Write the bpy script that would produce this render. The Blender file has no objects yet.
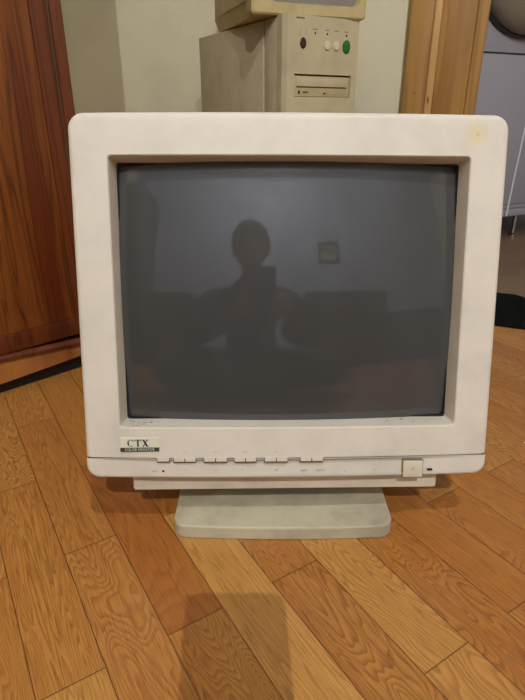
import bpy, bmesh, math, random
from mathutils import Vector, Matrix, Euler
PI = math.pi
random.seed(4)
S = bpy.context.scene
COL = S.collection
def s2l(c):
    return tuple(((v/255)/12.92 if v/255 <= .04045 else ((v/255+.055)/1.055)**2.4) for v in c) + (1,)

# ------------------------------------------------------------------ node helpers
def newmat(name, col=(200,200,200), rough=.5, metal=0, spec=.5):
    m = bpy.data.materials.new(name); m.use_nodes = True
    b = m.node_tree.nodes['Principled BSDF']
    b.inputs['Base Color'].default_value = s2l(col)
    b.inputs['Roughness'].default_value = rough
    b.inputs['Metallic'].default_value = metal
    b.inputs['Specular IOR Level'].default_value = spec
    return m
class NT:
    def __init__(s, m): s.t = m.node_tree; s.b = s.t.nodes['Principled BSDF']
    def n(s, ty, **k):
        o = s.t.nodes.new(ty)
        for a, v in k.items(): setattr(o, a, v)
        return o
    def put(s, sock, v):
        if isinstance(v, bpy.types.NodeSocket): s.t.links.new(v, sock)
        else: sock.default_value = v
    def math(s, op, a, b=0.0, c=0.0):
        o = s.n('ShaderNodeMath', operation=op)
        s.put(o.inputs[0], a); s.put(o.inputs[1], b); s.put(o.inputs[2], c)
        return o.outputs[0]
    def obj(s): return s.n('ShaderNodeTexCoord').outputs['Object']
    def mapping(s, v, scale=(1,1,1), rot=(0,0,0), loc=(0,0,0)):
        o = s.n('ShaderNodeMapping'); s.put(o.inputs['Vector'], v)
        o.inputs['Scale'].default_value = scale; o.inputs['Rotation'].default_value = rot; o.inputs['Location'].default_value = loc
        return o.outputs[0]
    def noise(s, v, scale=5, detail=3, rough=.5, dist=0):
        o = s.n('ShaderNodeTexNoise'); s.put(o.inputs['Vector'], v)
        o.inputs['Scale'].default_value = scale; o.inputs['Detail'].default_value = detail
        o.inputs['Roughness'].default_value = rough; o.inputs['Distortion'].default_value = dist
        return o.outputs['Fac']
    def xyz(s, x, y, z=0.0):
        o = s.n('ShaderNodeCombineXYZ'); s.put(o.inputs[0], x); s.put(o.inputs[1], y); s.put(o.inputs[2], z); return o.outputs[0]
    def sep(s, v):
        o = s.n('ShaderNodeSeparateXYZ'); s.put(o.inputs[0], v); return o.outputs
    def ramp(s, f, stops, interp='LINEAR'):
        o = s.n('ShaderNodeValToRGB'); s.put(o.inputs[0], f); r = o.color_ramp; r.interpolation = interp
        while len(r.elements) < len(stops): r.elements.new(.5)
        for e, (p, c) in zip(r.elements, stops):
            e.position = p; e.color = s2l(c) if not isinstance(c, (int, float)) else (c, c, c, 1)
        return o.outputs[0]
    def mix(s, f, a, b, mode='MIX'):
        o = s.n('ShaderNodeMix', data_type='RGBA', blend_type=mode)
        s.put(o.inputs[0], f); s.put(o.inputs[6], a); s.put(o.inputs[7], b); return o.outputs[2]
    def smooth(s, v, a, b):
        o = s.n('ShaderNodeMapRange', interpolation_type='SMOOTHSTEP'); s.put(o.inputs[0], v)
        o.inputs[1].default_value = a; o.inputs[2].default_value = b; return o.outputs[0]
    def bump(s, h, strength=.2, dist=.001):
        o = s.n('ShaderNodeBump'); s.put(o.inputs['Height'], h); o.inputs['Strength'].default_value = strength
        o.inputs['Distance'].default_value = dist; s.t.links.new(o.outputs[0], s.b.inputs['Normal'])
    def color(s, c): s.put(s.b.inputs['Base Color'], c)
    def rough(s, c): s.put(s.b.inputs['Roughness'], c)

def plastic(name, col, rough=.45, dirt=.06, stain=None, spec=.4, dcol=None):
    m = newmat(name, col, rough, spec=spec); k = NT(m); o = k.obj()
    dark = tuple(c*(1-dirt*1.6) for c in col) if dcol is None else dcol
    f = k.noise(o, 16, 5, .65)
    base = k.mix(k.smooth(f, .35, .85), s2l(col), s2l(dark))
    sp = k.noise(o, 420, 2, .5)                                    # fine specks of grime
    base = k.mix(k.math('MULTIPLY', k.smooth(sp, .74, .8), .35), base, s2l(tuple(c*.6 for c in col)))
    if stain:
        x, y, z = k.sep(o)
        d = k.math('SQRT', k.math('ADD', k.math('POWER', k.math('SUBTRACT', x, stain[0]), 2.0), k.math('POWER', k.math('SUBTRACT', z, stain[1]), 2.0)))
        d = k.math('ADD', d, k.math('MULTIPLY', k.math('SUBTRACT', k.noise(o, 130, 4, .7), .5), .016))
        base = k.mix(k.math('MULTIPLY', k.math('SUBTRACT', 1.0, k.smooth(d, stain[2]*.55, stain[2]*1.2)), .6), base, s2l((202,190,152)))
        base = k.mix(k.math('SUBTRACT', 1.0, k.smooth(d, .0006, .0028)), base, s2l((190,165,100)))
    k.color(base)
    k.bump(k.noise(o, 1500, 2), .12, .0003)
    return m

def wood(name, stops, scale=1.0, rough=.4, grain=(38, 38, 2.2), rings=9, contrast=.5, pores=.35):
    """long grain along local z"""
    m = newmat(name, stops[0], rough); k = NT(m); o = k.obj()
    f = k.noise(k.mapping(o, (grain[0]*.16*scale, grain[1]*.16*scale, grain[2]*.3*scale)), 1.0, 3, .5, .3)
    r = k.math('FRACT', k.math('MULTIPLY', f, float(rings)))
    r = k.math('ABSOLUTE', k.math('SUBTRACT', k.math('MULTIPLY', r, 2.0), 1.0))
    big = k.noise(k.mapping(o, (14*scale, 14*scale, .9*scale)), 1.0, 3)
    base = k.ramp(big, [(.3, stops[0]), (.5, stops[1]), (.68, stops[2])])
    base = k.mix(k.math('MULTIPLY', k.smooth(r, .55, 1.0), contrast), base, s2l(stops[3]))
    p = k.noise(k.mapping(o, (420, 420, 12)), 1.0, 2)
    base = k.mix(k.math('MULTIPLY', k.smooth(p, .58, .72), pores), base, s2l(stops[3]))
    k.color(base); k.bump(p, .15, .0004)
    return m

def parquet(name, lon, wid, ang, u0, v0, tones, groove, rough=.33, seedv=0.0, spec=.5):
    m = newmat(name, tones[0], rough, spec=spec); k = NT(m)
    x, y, z = k.sep(k.obj())
    ca, sa = math.cos(ang), math.sin(ang)
    u = k.math('DIVIDE', k.math('SUBTRACT', k.math('ADD', k.math('MULTIPLY', x, ca), k.math('MULTIPLY', y, sa)), u0), wid)
    v = k.math('SUBTRACT', k.math('ADD', k.math('MULTIPLY', x, -sa), k.math('MULTIPLY', y, ca)), v0)
    row = k.math('FLOOR', u)
    par = k.math('MODULO', k.math('ABSOLUTE', row), 2.0)
    vv = k.math('ADD', k.math('DIVIDE', v, lon), k.math('MULTIPLY', par, .5))
    colm = k.math('FLOOR', vv)
    w = k.n('ShaderNodeTexWhiteNoise', noise_dimensions='3D'); k.put(w.inputs['Vector'], k.xyz(row, colm, seedv))
    idv = w.outputs['Value']; idc = k.sep(w.outputs['Color'])
    fu = k.math('SUBTRACT', u, row); fv = k.math('SUBTRACT', vv, colm)
    eu = k.math('MULTIPLY', k.math('MINIMUM', fu, k.math('SUBTRACT', 1.0, fu)), wid)
    ev = k.math('MULTIPLY', k.math('MINIMUM', fv, k.math('SUBTRACT', 1.0, fv)), lon)
    e = k.math('MINIMUM', eu, ev)
    U = k.math('MULTIPLY', u, wid)
    # cathedral or straight grain, different in every block
    straight = k.smooth(idc[2], .50, .54)
    fx = k.math('ADD', k.math('ADD', 12.0, k.math('MULTIPLY', idc[0], 20.0)), k.math('MULTIPLY', straight, 30.0))
    fy = k.math('SUBTRACT', k.math('ADD', 2.6, k.math('MULTIPLY', idc[0], 4.5)), k.math('MULTIPLY', straight, 2.2))
    cx = k.math('ADD', k.math('MULTIPLY', U, fx), k.math('MULTIPLY', idv, 91.0))
    cy = k.math('ADD', k.math('MULTIPLY', v, fy), k.math('MULTIPLY', idc[1], 57.0))
    f = k.noise(k.xyz(cx, cy, k.math('MULTIPLY', idc[2], 33.0)), 1.0, 2.0, .4, .4)
    wob = k.noise(k.xyz(k.math('MULTIPLY', U, 260.0), k.math('MULTIPLY', v, 60.0), idv), 1.0, 3, .6)
    f = k.math('ADD', f, k.math('MULTIPLY', wob, .018))
    r = k.math('FRACT', k.math('MULTIPLY', f, k.math('ADD', 20.0, k.math('MULTIPLY', idc[1], 14.0))))
    fine = k.noise(k.xyz(k.math('MULTIPLY', U, 900.0), k.math('MULTIPLY', v, 34.0), k.math('MULTIPLY', idv, 40.0)), 1.0, 3, .65)
    n = len(tones)-1
    base = k.ramp(idv, [(i/n, t) for i, t in enumerate(tones)])
    broad = k.noise(k.xyz(cx, k.math('MULTIPLY', cy, .7), 3.0), .6, 3)
    base = k.mix(k.math('MULTIPLY', k.smooth(broad, .38, .68), .55), base, s2l(groove[2]))
    base = k.mix(k.math('MULTIPLY', k.math('MULTIPLY', k.smooth(r, .25, .95), k.smooth(k.math('SUBTRACT', 1.0, r), .0, .08)), k.math('ADD', .24, k.math('MULTIPLY', idc[0], .34))), base, s2l(groove[1]))
    base = k.mix(k.math('MULTIPLY', k.smooth(fine, .46, .74), .55), base, s2l(groove[1]))
    base = k.mix(k.math('MULTIPLY', k.math('SUBTRACT', 1.0, k.smooth(e, .0001, .0008)), .8), base, s2l(groove[0]))
    k.color(base)
    k.rough(k.math('ADD', rough-.06, k.math('MULTIPLY', k.noise(k.xyz(x, y, 0.0), 22, 4), .2)))
    h = k.math('ADD', k.math('MULTIPLY', k.smooth(e, 0, .0014), 1.0), k.math('MULTIPLY', fine, -.12))
    k.bump(h, .35, .0008)
    return m

# ------------------------------------------------------------------ materials
M = {}
M['bezel'] = plastic('monitor_plastic', (208,201,190), .5, .05, stain=(.176,.338,.0135))
M['panel'] = plastic('panel_plastic', (208,201,190), .5, .05)
M['tray'] = plastic('lower_plastic', (212,201,182), .5, .08)
M['base'] = plastic('base_plastic', (190,183,160), .48, .14)
M['button'] = plastic('power_plastic', (200,193,172), .4, .03)
M['small_button'] = plastic('small_button_plastic', (206,198,186), .45, .05)
M['groove'] = newmat('dark_groove', (70,60,50), .8)
M['badge'] = newmat('badge_silver', (205,204,186), .35)
M['badge_dark'] = newmat('badge_ink', (50,50,46), .5)
M['print'] = newmat('faint_print', (180,170,158), .6)
M['black'] = newmat('black_plastic', (14,14,15), .5)
M['led'] = newmat('dark_lamp', (25,22,20), .25)
M['tower_case'] = plastic('painted_steel', (188,176,146), .5, .06)
M['tower_front'] = plastic('aged_beige_plastic', (192,180,148), .5, .06)
M['old_mon'] = plastic('yellowed_plastic', (190,174,126), .5, .08)
M['drive'] = plastic('drive_plastic', (186,170,130), .45, .05)
M['green'] = newmat('green_button', (22,104,42), .4)
M['grey_screen'] = newmat('grey_picture_tube', (128,125,118), .25)
M['white_btn'] = newmat('cream_button', (208,198,165), .4)
M['chrome'] = newmat('chrome', (190,190,195), .2, 1)
M['appliance'] = newmat('dimmed_white_enamel', (150,148,160), .4)  # white enamel, its colour darkened for the dimmer next room
M['rim'] = newmat('dark_rim', (52,48,42), .4)
M['door_glass'] = newmat('grey_door', (120,112,98), .35)
M['lampglass'] = newmat('bulb', (255,240,210), .5)
# CRT glass: dark grey phosphor behind polished glass
g = newmat('picture_tube', (61,61,61), .3); k = NT(g)
o = k.obj()
dust = k.noise(o, 260, 2, .5); sm = k.noise(k.mapping(o, (9,9,3), (0,.7,0)), 1.4, 3)
base = k.mix(k.math('MULTIPLY', k.smooth(dust, .74, .80), .22), s2l((61,61,61)), s2l((120,122,124)))
base = k.mix(k.math('MULTIPLY', k.smooth(sm, .45, .75), .22), base, s2l((84,86,88)))
k.color(base); k.rough(.38)
k.b.inputs['Coat Weight'].default_value = 1.0; k.b.inputs['Coat Roughness'].default_value = .045; k.b.inputs['Coat IOR'].default_value = 1.56
k.b.inputs['Specular IOR Level'].default_value = .1
M['tube'] = g
# walls
def plaster(name, col, sc=160):
    m = newmat(name, col, .85, spec=.2); k = NT(m); o = k.obj()
    f = k.noise(o, 3.0, 4); base = k.mix(k.smooth(f, .35, .7), s2l(col), s2l(tuple(c*.94 for c in col)))
    k.color(base); k.bump(k.noise(o, sc, 5, .65), .5, .0035); return m
M['wall'] = plaster('textured_wallpaper', (228,221,192))
M['wall2'] = plaster('pale_grey_paint', (186,194,216))
M['kitchen_wall'] = plaster('kitchen_paint', (190,188,190))
M['ceiling'] = plaster('ceiling_paint', (205,208,215))
M['floor'] = parquet('oak_parquet', .2888, .0549, math.radians(32), -.0088, .0305,
    [(160,98,45),(174,114,54),(192,142,78),(166,104,48),(182,126,62),(156,92,42),(188,134,70)], ((46,26,12),(98,54,22),(182,132,66)), .3, 8.0)
M['floor_k'] = parquet('grey_brown_laminate', 1.2, .19, math.radians(100), 0, 0,
    [(112,90,66),(122,98,72),(104,84,60)], ((60,46,34),(96,74,54),(126,104,78)), .35, 3.0)
M['ward'] = wood('mahogany_panel', [(112,56,22),(134,76,28),(98,44,16),(48,21,8)], 1.0, .38, (90,90,3.0), 16, .55, .6)
M['ward_red'] = wood('red_stile', [(92,42,20),(106,52,24),(82,34,16),(42,18,8)], 1.0, .38, (70,70,2.4), 9, .5, .5)
M['ward_light'] = wood('honey_rail', [(158,100,50),(170,112,58),(146,90,42),(86,46,20)], 1.0, .4, (26,26,2), 5, .5, .2)
M['pine'] = wood('pine_trim', [(162,120,60),(172,130,68),(150,108,50),(112,74,34)], 1.0, .4, (40,40,1.6), 7, .35, .15)
M['pine_light'] = wood('pine_bead', [(204,164,106),(210,170,112),(194,150,92),(150,104,58)], 1.0, .38, (40,40,1.6), 5, .25, .12)
for nm_, kx, kz in (('pine_light', .072, .458), ('pine', .030, .478)):
    k = NT(M[nm_]); x, y, z = k.sep(k.obj()); src = k.b.inputs['Base Color'].links[0].from_socket
    d = k.math('SQRT', k.math('ADD', k.math('POWER', k.math('DIVIDE', k.math('SUBTRACT', x, kx), .0035 if kx > .05 else .0018), 2.0), k.math('POWER', k.math('DIVIDE', k.math('SUBTRACT', z, kz), .0115 if kx > .05 else .005), 2.0)))
    k.color(k.mix(k.math('MULTIPLY', k.math('SUBTRACT', 1.0, k.smooth(d, .3, 1.3)), .85), src, s2l((74,36,14))))
M['brass'] = newmat('dull_bead', (96,84,58), .35)
M['dark_wood'] = wood('dark_furniture', [(74,52,38),(84,60,44),(66,46,34),(38,26,18)], 1.0, .4)
M['cloth_black'] = newmat('black_fabric', (10,13,11), .95, spec=.1)
k = NT(M['cloth_black']); k.bump(k.noise(k.obj(), 600, 3), .6, .002)
M['skin'] = newmat('skin', (196,146,118), .5)
M['hair'] = newmat('hair', (48,34,26), .6)
M['sweater'] = newmat('dark_knit', (40,38,42), .9); k = NT(M['sweater']); k.bump(k.noise(k.obj(), 400, 2), .5, .002)
M['jeans'] = newmat('grey_trousers', (82,72,66), .9)
M['phone'] = newmat('phone_body', (18,18,20), .25)
M['paper'] = newmat('picture_paper', (150,150,140), .7); k = NT(M['paper']); k.color(k.ramp(k.noise(k.obj(), 14, 4), [(.35,(70,80,70)),(.5,(150,150,130)),(.65,(190,190,180))]))
M['crumb'] = newmat('dust', (120,108,92), .9)
M['white_crumb'] = newmat('white_fleck', (235,235,230), .8)
def emit(name, col, st):
    m = newmat(name, col); b = m.node_tree.nodes['Principled BSDF']
    b.inputs['Emission Color'].default_value = s2l(col); b.inputs['Emission Strength'].default_value = st
    m.cycles.emission_sampling = 'NONE'
    return m

# ------------------------------------------------------------------ object helpers
def link(name, bm, m, parent=None, smooth=None, loc=None):
    me = bpy.data.meshes.new(name); bmesh.ops.recalc_face_normals(bm, faces=bm.faces[:]); bm.to_mesh(me); bm.free()
    ob = bpy.data.objects.new(name, me); COL.objects.link(ob)
    for q in (m if isinstance(m, (list, tuple)) else [m]): me.materials.append(q)
    if smooth is not None:
        for p in me.polygons: p.use_smooth = True
        try: me.set_sharp_from_angle(angle=math.radians(smooth))
        except Exception: pass
    if parent is not None: ob.parent = parent
    if loc is not None: ob.location = loc
    return ob
def thing(name, label, cat, loc=(0,0,0), rot=(0,0,0), group=None):
    o = bpy.data.objects.new(name, None); COL.objects.link(o); o.empty_display_size = .05
    o.location = loc; o.rotation_euler = rot; o['label'] = label; o['category'] = cat
    if group: o['group'] = group
    return o
def tag(o, label, cat, group=None, kind=None):
    o['label'] = label; o['category'] = cat
    if group: o['group'] = group
    if kind: o['kind'] = kind
    return o
def struct(o): o['kind'] = 'structure'; return o
def box(bm, x0, x1, y0, y1, z0, z1, bev=0, seg=2, mi=0):
    t = bmesh.new()
    vs = [t.verts.new((x, y, z)) for x in (x0, x1) for y in (y0, y1) for z in (z0, z1)]
    for f in ((0,1,3,2),(4,6,7,5),(0,4,5,1),(2,3,7,6),(0,2,6,4),(1,5,7,3)): t.faces.new([vs[i] for i in f])
    if bev: bmesh.ops.bevel(t, geom=t.edges[:], offset=bev, segments=seg, affect='EDGES', profile=.5)
    merge(bm, t, mi); return bm
def merge(bm, t, mi=0, mat=None):
    mp = {}
    for v in t.verts: mp[v] = bm.verts.new(mat @ v.co if mat else v.co)
    for f in t.faces:
        try: nf = bm.faces.new([mp[v] for v in f.verts]); nf.material_index = mi; nf.smooth = f.smooth
        except ValueError: pass
    t.free()
def loft(bm, rings, cap0=True, cap1=True, mi=0):
    R = [[bm.verts.new(p) for p in r] for r in rings]; n = len(R[0])
    for a, b in zip(R, R[1:]):
        for i in range(n):
            bm.faces.new((a[i], a[(i+1) % n], b[(i+1) % n], b[i])).material_index = mi
    if cap0: bm.faces.new(R[0][::-1]).material_index = mi
    if cap1: bm.faces.new(R[-1]).material_index = mi
    return R
def rrect(x0, x1, z0, z1, r, ns=16, na=6):
    """outline in (x,z), r = radius or (bl, br, tr, tl)"""
    if not isinstance(r, (tuple, list)): r = (r,)*4
    r = [max(q, 1e-5) for q in r]
    cs = [(x0+r[0], z0+r[0], PI, r[0]), (x1-r[1], z0+r[1], 1.5*PI, r[1]), (x1-r[2], z1-r[2], 0, r[2]), (x0+r[3], z1-r[3], .5*PI, r[3])]
    P = []
    for i, (cx, cz, a, q) in enumerate(cs):
        for j in range(na+1):
            t = a+j/na*PI/2; P.append((cx+q*math.cos(t), cz+q*math.sin(t)))
        nx = cs[(i+1) % 4]; t2 = nx[2]; e = (nx[0]+nx[3]*math.cos(t2), nx[1]+nx[3]*math.sin(t2)); s = P[-1]
        for j in range(1, ns): P.append((s[0]+(e[0]-s[0])*j/ns, s[1]+(e[1]-s[1])*j/ns))
    return P
def disc(bm, cx, y, cz, rx, rz, depth, n=28, bev=.001, mi=0, a0=0):
    """a button facing -y"""
    def ring(k, yy): return [(cx+rx*k*math.cos(a0+2*PI*i/n), yy, cz+rz*k*math.sin(a0+2*PI*i/n)) for i in range(n)]
    loft(bm, [ring(1, y), ring(1, y-depth+bev), ring(.86, y-depth), ring(.4, y-depth-bev*.3)], mi=mi)
def prism(bm, pts, z0, z1, mi=0):
    loft(bm, [[(x, y, z0) for x, y in pts], [(x, y, z1) for x, y in pts]], mi=mi)
def tube(bm, pts, rad, n=10, mi=0):
    P = [Vector(p) for p in pts]; R = rad if isinstance(rad, (list, tuple)) else [rad]*len(P); rings = []
    for i, p in enumerate(P):
        d = (P[min(i+1, len(P)-1)]-P[max(i-1, 0)]).normalized()
        a = d.cross(Vector((0,0,1)) if abs(d.z) < .9 else Vector((1,0,0))).normalized(); b = d.cross(a)
        rings.append([tuple(p+R[i]*(math.cos(2*PI*j/n)*a+math.sin(2*PI*j/n)*b)) for j in range(n)])
    loft(bm, rings, mi=mi)
def lathe(bm, prof, c=(0,0,0), n=32, mi=0):
    rings = [[(c[0]+r*math.cos(2*PI*i/n), c[1]+r*math.sin(2*PI*i/n), c[2]+z) for i in range(n)] for r, z in prof]
    loft(bm, rings, mi=mi)
def text_bm(s, size, m=None):
    cu = bpy.data.curves.new('t', 'FONT'); cu.body = s; cu.size = size; cu.align_x = 'CENTER'; cu.align_y = 'CENTER'; cu.extrude = .00008
    ob = bpy.data.objects.new('t', cu); COL.objects.link(ob)
    dg = bpy.context.evaluated_depsgraph_get(); me = bpy.data.meshes.new_from_object(ob.evaluated_get(dg))
    bm = bmesh.new(); bm.from_mesh(me); bpy.data.objects.remove(ob)
    bmesh.ops.transform(bm, matrix=Matrix.Rotation(PI/2, 4, 'X'), verts=bm.verts[:])   # reads from -y
    return bm

# ------------------------------------------------------------------ camera
PITCH = math.radians(24)
cam = bpy.data.cameras.new('camera'); co = bpy.data.objects.new('camera', cam); COL.objects.link(co)
cam.sensor_fit = 'VERTICAL'; cam.sensor_height = 24; cam.lens = 24*530/700
co.location = (0, 0, .42); co.rotation_euler = (PI/2-PITCH, 0, 0); cam.clip_start = .005
S.camera = co

# ------------------------------------------------------------------ room shell
A = Vector((.434, 1.80)); B = Vector((.630, 1.736)); D = Vector((.951, -.309)); A2 = Vector((.446, 1.85)); B2 = Vector((.60, 1.775)); F0 = Vector((.283, 1.177)); DW = Vector((.9135, -.4067))
def wl(t): return A2+DW*t                                           # line of the back wall
J = B+D*1.25                                                        # far jamb of the doorway
E1 = J+D*.75
XL, YR, ZC = -1.7, -2.6, 2.5
bm = bmesh.new()
pts = [(XL, YR), (E1.x, YR), (E1.x, E1.y), (A.x, A.y), (A2.x, A2.y), tuple(wl(-2.38))]
# floor as a slab
fl = [(XL-.1, YR-.1), (E1.x+.1, YR-.1), (E1.x+.1, .389), (F0.x, F0.y), (A2.x, A2.y+.05), (XL-.1, 2.95)]
prism(bm, fl, -.05, 0); struct(link('floor', bm, M['floor']))
bm = bmesh.new()
prism(bm, [(F0.x, F0.y), (E1.x+.1, .389), (E1.x+.1, 3.4), (.1, 3.4), (A2.x, A2.y+.05)], -.05, 0); struct(link('floor_kitchen', bm, M['floor_k']))
bm = bmesh.new(); prism(bm, [(XL-.1, YR-.1), (E1.x+.1, YR-.1), (E1.x+.1, 3.4), (XL-.1, 3.4)], ZC, ZC+.05); struct(link('ceiling', bm, M['ceiling']))
def wallseg(name, p, q, th, z0, z1, m):
    p = Vector(p); q = Vector(q); d = (q-p).normalized(); n = Vector((-d.y, d.x))*th
    bm = bmesh.new(); prism(bm, [tuple(p), tuple(q), tuple(q+n), tuple(p+n)], z0, z1); return struct(link(name, bm, m))
wallseg('wall_back', wl(-2.38), A2, .06, 0, ZC, M['wall'])
bm = bmesh.new(); prism(bm, [tuple(A), tuple(B), tuple(B2), tuple(A2)], 0, ZC); struct(link('wall_partition', bm, M['wall']))
wallseg('wall_doorway', J, E1, .13, 0, ZC, M['wall'])
wallseg('wall_above_doorway', B, J, .13, 2.05, ZC, M['wall'])
wallseg('wall_right', E1, (E1.x, YR), .06, 0, ZC, M['wall'])
wallseg('wall_rear', (E1.x, YR), (XL, YR), .06, 0, ZC, M['wall2'])
wallseg('wall_left', (XL, YR), (XL, 2.86), .06, 0, ZC, M['wall'])
wallseg('wall_kitchen_back', (.1, 2.9), (E1.x, 2.9), .06, 0, ZC, M['kitchen_wall'])
wallseg('wall_kitchen_right', (E1.x, 3.3), (E1.x, E1.y+.15), .06, 0, ZC, M['kitchen_wall'])
bm = bmesh.new(); p = wl(-2.33); n = Vector((-DW.y, DW.x))
q0, q1 = p, A2-DW*.02
prism(bm, [tuple(q0-n*.014), tuple(q1-n*.014), tuple(q1-n*.001), tuple(q0-n*.001)], .0, .07); struct(link('baseboard_back', bm, M['pine']))

# pine lining on the end of the partition: board, raised bead, wide board, edge strip
w = (B-A).length
lining = bpy.data.objects.new('trim_doorway', None); COL.objects.link(lining); lining['kind'] = 'structure'
lining.location = (A.x, A.y, 0); lining.rotation_euler = (0, 0, math.atan2(D.y, D.x))
def lin(name, x0, x1, y, m, bev=.002):
    bm = bmesh.new(); box(bm, x0, x1, -y, -.0005, 0, ZC-.2, bev, 3); o = link(name, bm, m, lining, 40); o['kind'] = 'structure'; return o
lin('backing_board', -.003, w*.30, .014, M['pine'])
lin('rounded_bead', w*.30, w*.41, .021, M['pine_light'], .006)
lin('wide_board', w*.41, w*.86, .015, M['pine'])
lin('edge_strip', w*.86, w+.004, .011, M['pine'], .004)
o_ = bmesh.new(); box(o_, 0, .0026, -.0158, -.014, .355, .362, .001); box(o_, .0, .002, -.0145, -.013, 0.3, .3005)

# ------------------------------------------------------------------ main monitor
R3 = (Matrix.Rotation(math.radians(1.40), 3, 'Z') @ Matrix.Rotation(math.radians(.34), 3, 'Y') @ Matrix.Rotation(math.radians(-14.32), 3, 'X'))
mon = thing('crt_monitor', 'large cream CRT monitor with dark blank screen standing on the wooden floor', 'monitor', (.0265, .4526, 0))
# the head pivots on its base: its parts carry the head's own tilt
HM = Matrix.Translation((0, 0, .076)) @ R3.to_4x4()
def head(ob): ob.matrix_local = HM; return ob
SEAM = .0206; W2 = .2082; H = .3560
def bow(x): return -.0065*(1-(x/W2)**2)
def ring(pts, dep, inset=0): return [(x, dep+bow(x), z) for x, z in pts]
bm = bmesh.new()
def rr(i, rt, rb=.0012, z0=SEAM): return rrect(-W2+i, W2-i, z0+min(i, .0008), H-i, (rb, rb, max(rt-i, .003), max(rt-i, .003)), 20, 6)
F = .0055
rings = [ring(rrect(-W2+.012, W2-.012, SEAM+.004, H-.012, (.001,.001,.008,.008), 20, 6), .052),
         ring(rr(.003, .015), .046), ring(rr(.001, .015), .025), ring(rr(0, .015), .010)]
for j in range(1, 7):
    a = j/6*PI/2; rings.append(ring(rr(F*(1-math.cos(a)), .015), F*(1-math.sin(a))))
# flat face to the recess
ro = rrect(-.1722, .1722, .0523, .3180, .004, 20, 6)
ro2 = rrect(-.1712, .1712, .0533, .3170, .0035, 20, 6)
ri = rrect(-.1684, .1684, .0560, .3142, .003, 20, 6)
last = rings[-1]
for t_ in (.15, .3, .45, .6, .75, .9):
    q_ = [(a[0]+(b[0]-a[0])*t_, a[2]+(b[1]-a[2])*t_) for a, b in zip(last, ro)]; rings.append(ring(q_, 0))
rings += [ring(ro, 0), ring(ro2, .0012)]
rings += [[(x, .0185, z) for x, z in ri], [(x, .030, z) for x, z in ri]]
loft(bm, rings, cap0=False, cap1=False)
bz = head(link('bezel', bm, M['bezel'], mon, 32))
# dark gasket round the tube
bm = bmesh.new()
g0 = rrect(-.1686, .1686, .0558, .3144, .003, 20, 6); g1 = rrect(-.1668, .1668, .0576, .3124, .005, 20, 6)
loft(bm, [[(x, .0195, z) for x, z in g0], [(x, .0188, z) for x, z in g1], [(x, .028, z) for x, z in g1]], False, False)
head(link('gasket', bm, M['black'], mon, 30))
# picture tube (spherical face, radius about 1.25 m)
bm = bmesh.new(); RS = 1.25; nx, nz = 44, 34; cz = (.0564+.3134)/2
grid = [[None]*(nz+1) for _ in range(nx+1)]
for i in range(nx+1):
    for j in range(nz+1):
        x = -.1684+.3368*i/nx; z = cz-.1290+.258*j/nz
        sag = (x*x+(z-cz)**2)/(2*RS)
        grid[i][j] = bm.verts.new((x, .0055+sag, z))
for i in range(nx):
    for j in range(nz): bm.faces.new((grid[i][j], grid[i+1][j], grid[i+1][j+1], grid[i][j+1]))
# glass sides so that the tube has body
edge = [grid[i][0] for i in range(nx+1)]+[grid[nx][j] for j in range(1, nz+1)]+[grid[i][nz] for i in range(nx-1, -1, -1)]+[grid[0][j] for j in range(nz-1, 0, -1)]
back = [bm.verts.new((v.co.x*.97, .06, cz+(v.co.z-cz)*.97)) for v in edge]
for i in range(len(edge)): bm.faces.new((edge[i], edge[(i+1) % len(edge)], back[(i+1) % len(edge)], back[i]))
bm.faces.new(back)
head(link('screen', bm, M['tube'], mon, 30))
# lower control strip
bm = bmesh.new()
def cp(i): return rrect(-W2+i, W2-i, -.0012+i, SEAM-.0007-min(i, .0006), (max(.0135-i, .004), max(.0135-i, .004), .0012, .0012), 20, 6)
rings = [ring(cp(.002), .046), ring(cp(.0006), .025), ring(cp(0), .008)]
for j in range(1, 6):
    a = j/5*PI/2; rings.append(ring(cp(.0035*(1-math.cos(a))), .0035*(1-math.sin(a))))
loft(bm, rings)
cpn = head(link('control_panel', bm, M['panel'], mon, 32))
# dark shadow gap behind the seam
bm = bmesh.new()
loft(bm, [ring(rrect(-W2+.003, W2-.003, SEAM-.002, SEAM+.002, .0005, 20, 3), .03), ring(rrect(-W2+.002, W2-.002, SEAM-.002, SEAM+.002, .0005, 20, 3), .0016)])
head(link('seam_gap', bm, M['groove'], mon))
ID = Matrix.Identity(4)
def onpanel(name, bm, m, parent=cpn, sm=40):
    o = link(name, bm, m, parent, sm); o.matrix_local = ID; return o
for a, b in ((-.1345,-.1221),(-.1175,-.0950),(-.0865,-.0630),(-.0555,-.0330),(-.0243,-.0008),(.0122,.0357)):
    y = bow((a+b)/2); bm = bmesh.new()
    c_ = (a+b)/2; parts_ = ((a, c_-.00025), (c_+.00025, b)) if b-a > .015 else ((a, b),)
    for p_, q_ in parts_: box(bm, p_, q_, y-.0004, y+.004, .0172, .0221, .0003, 1)
    box(bm, a-.0004, b+.0003, y-.0003, y+.003, .0164, .0200, 0, 1, 1)
    onpanel('adjust_button', bm, [M['small_button'], M['groove']])
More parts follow.
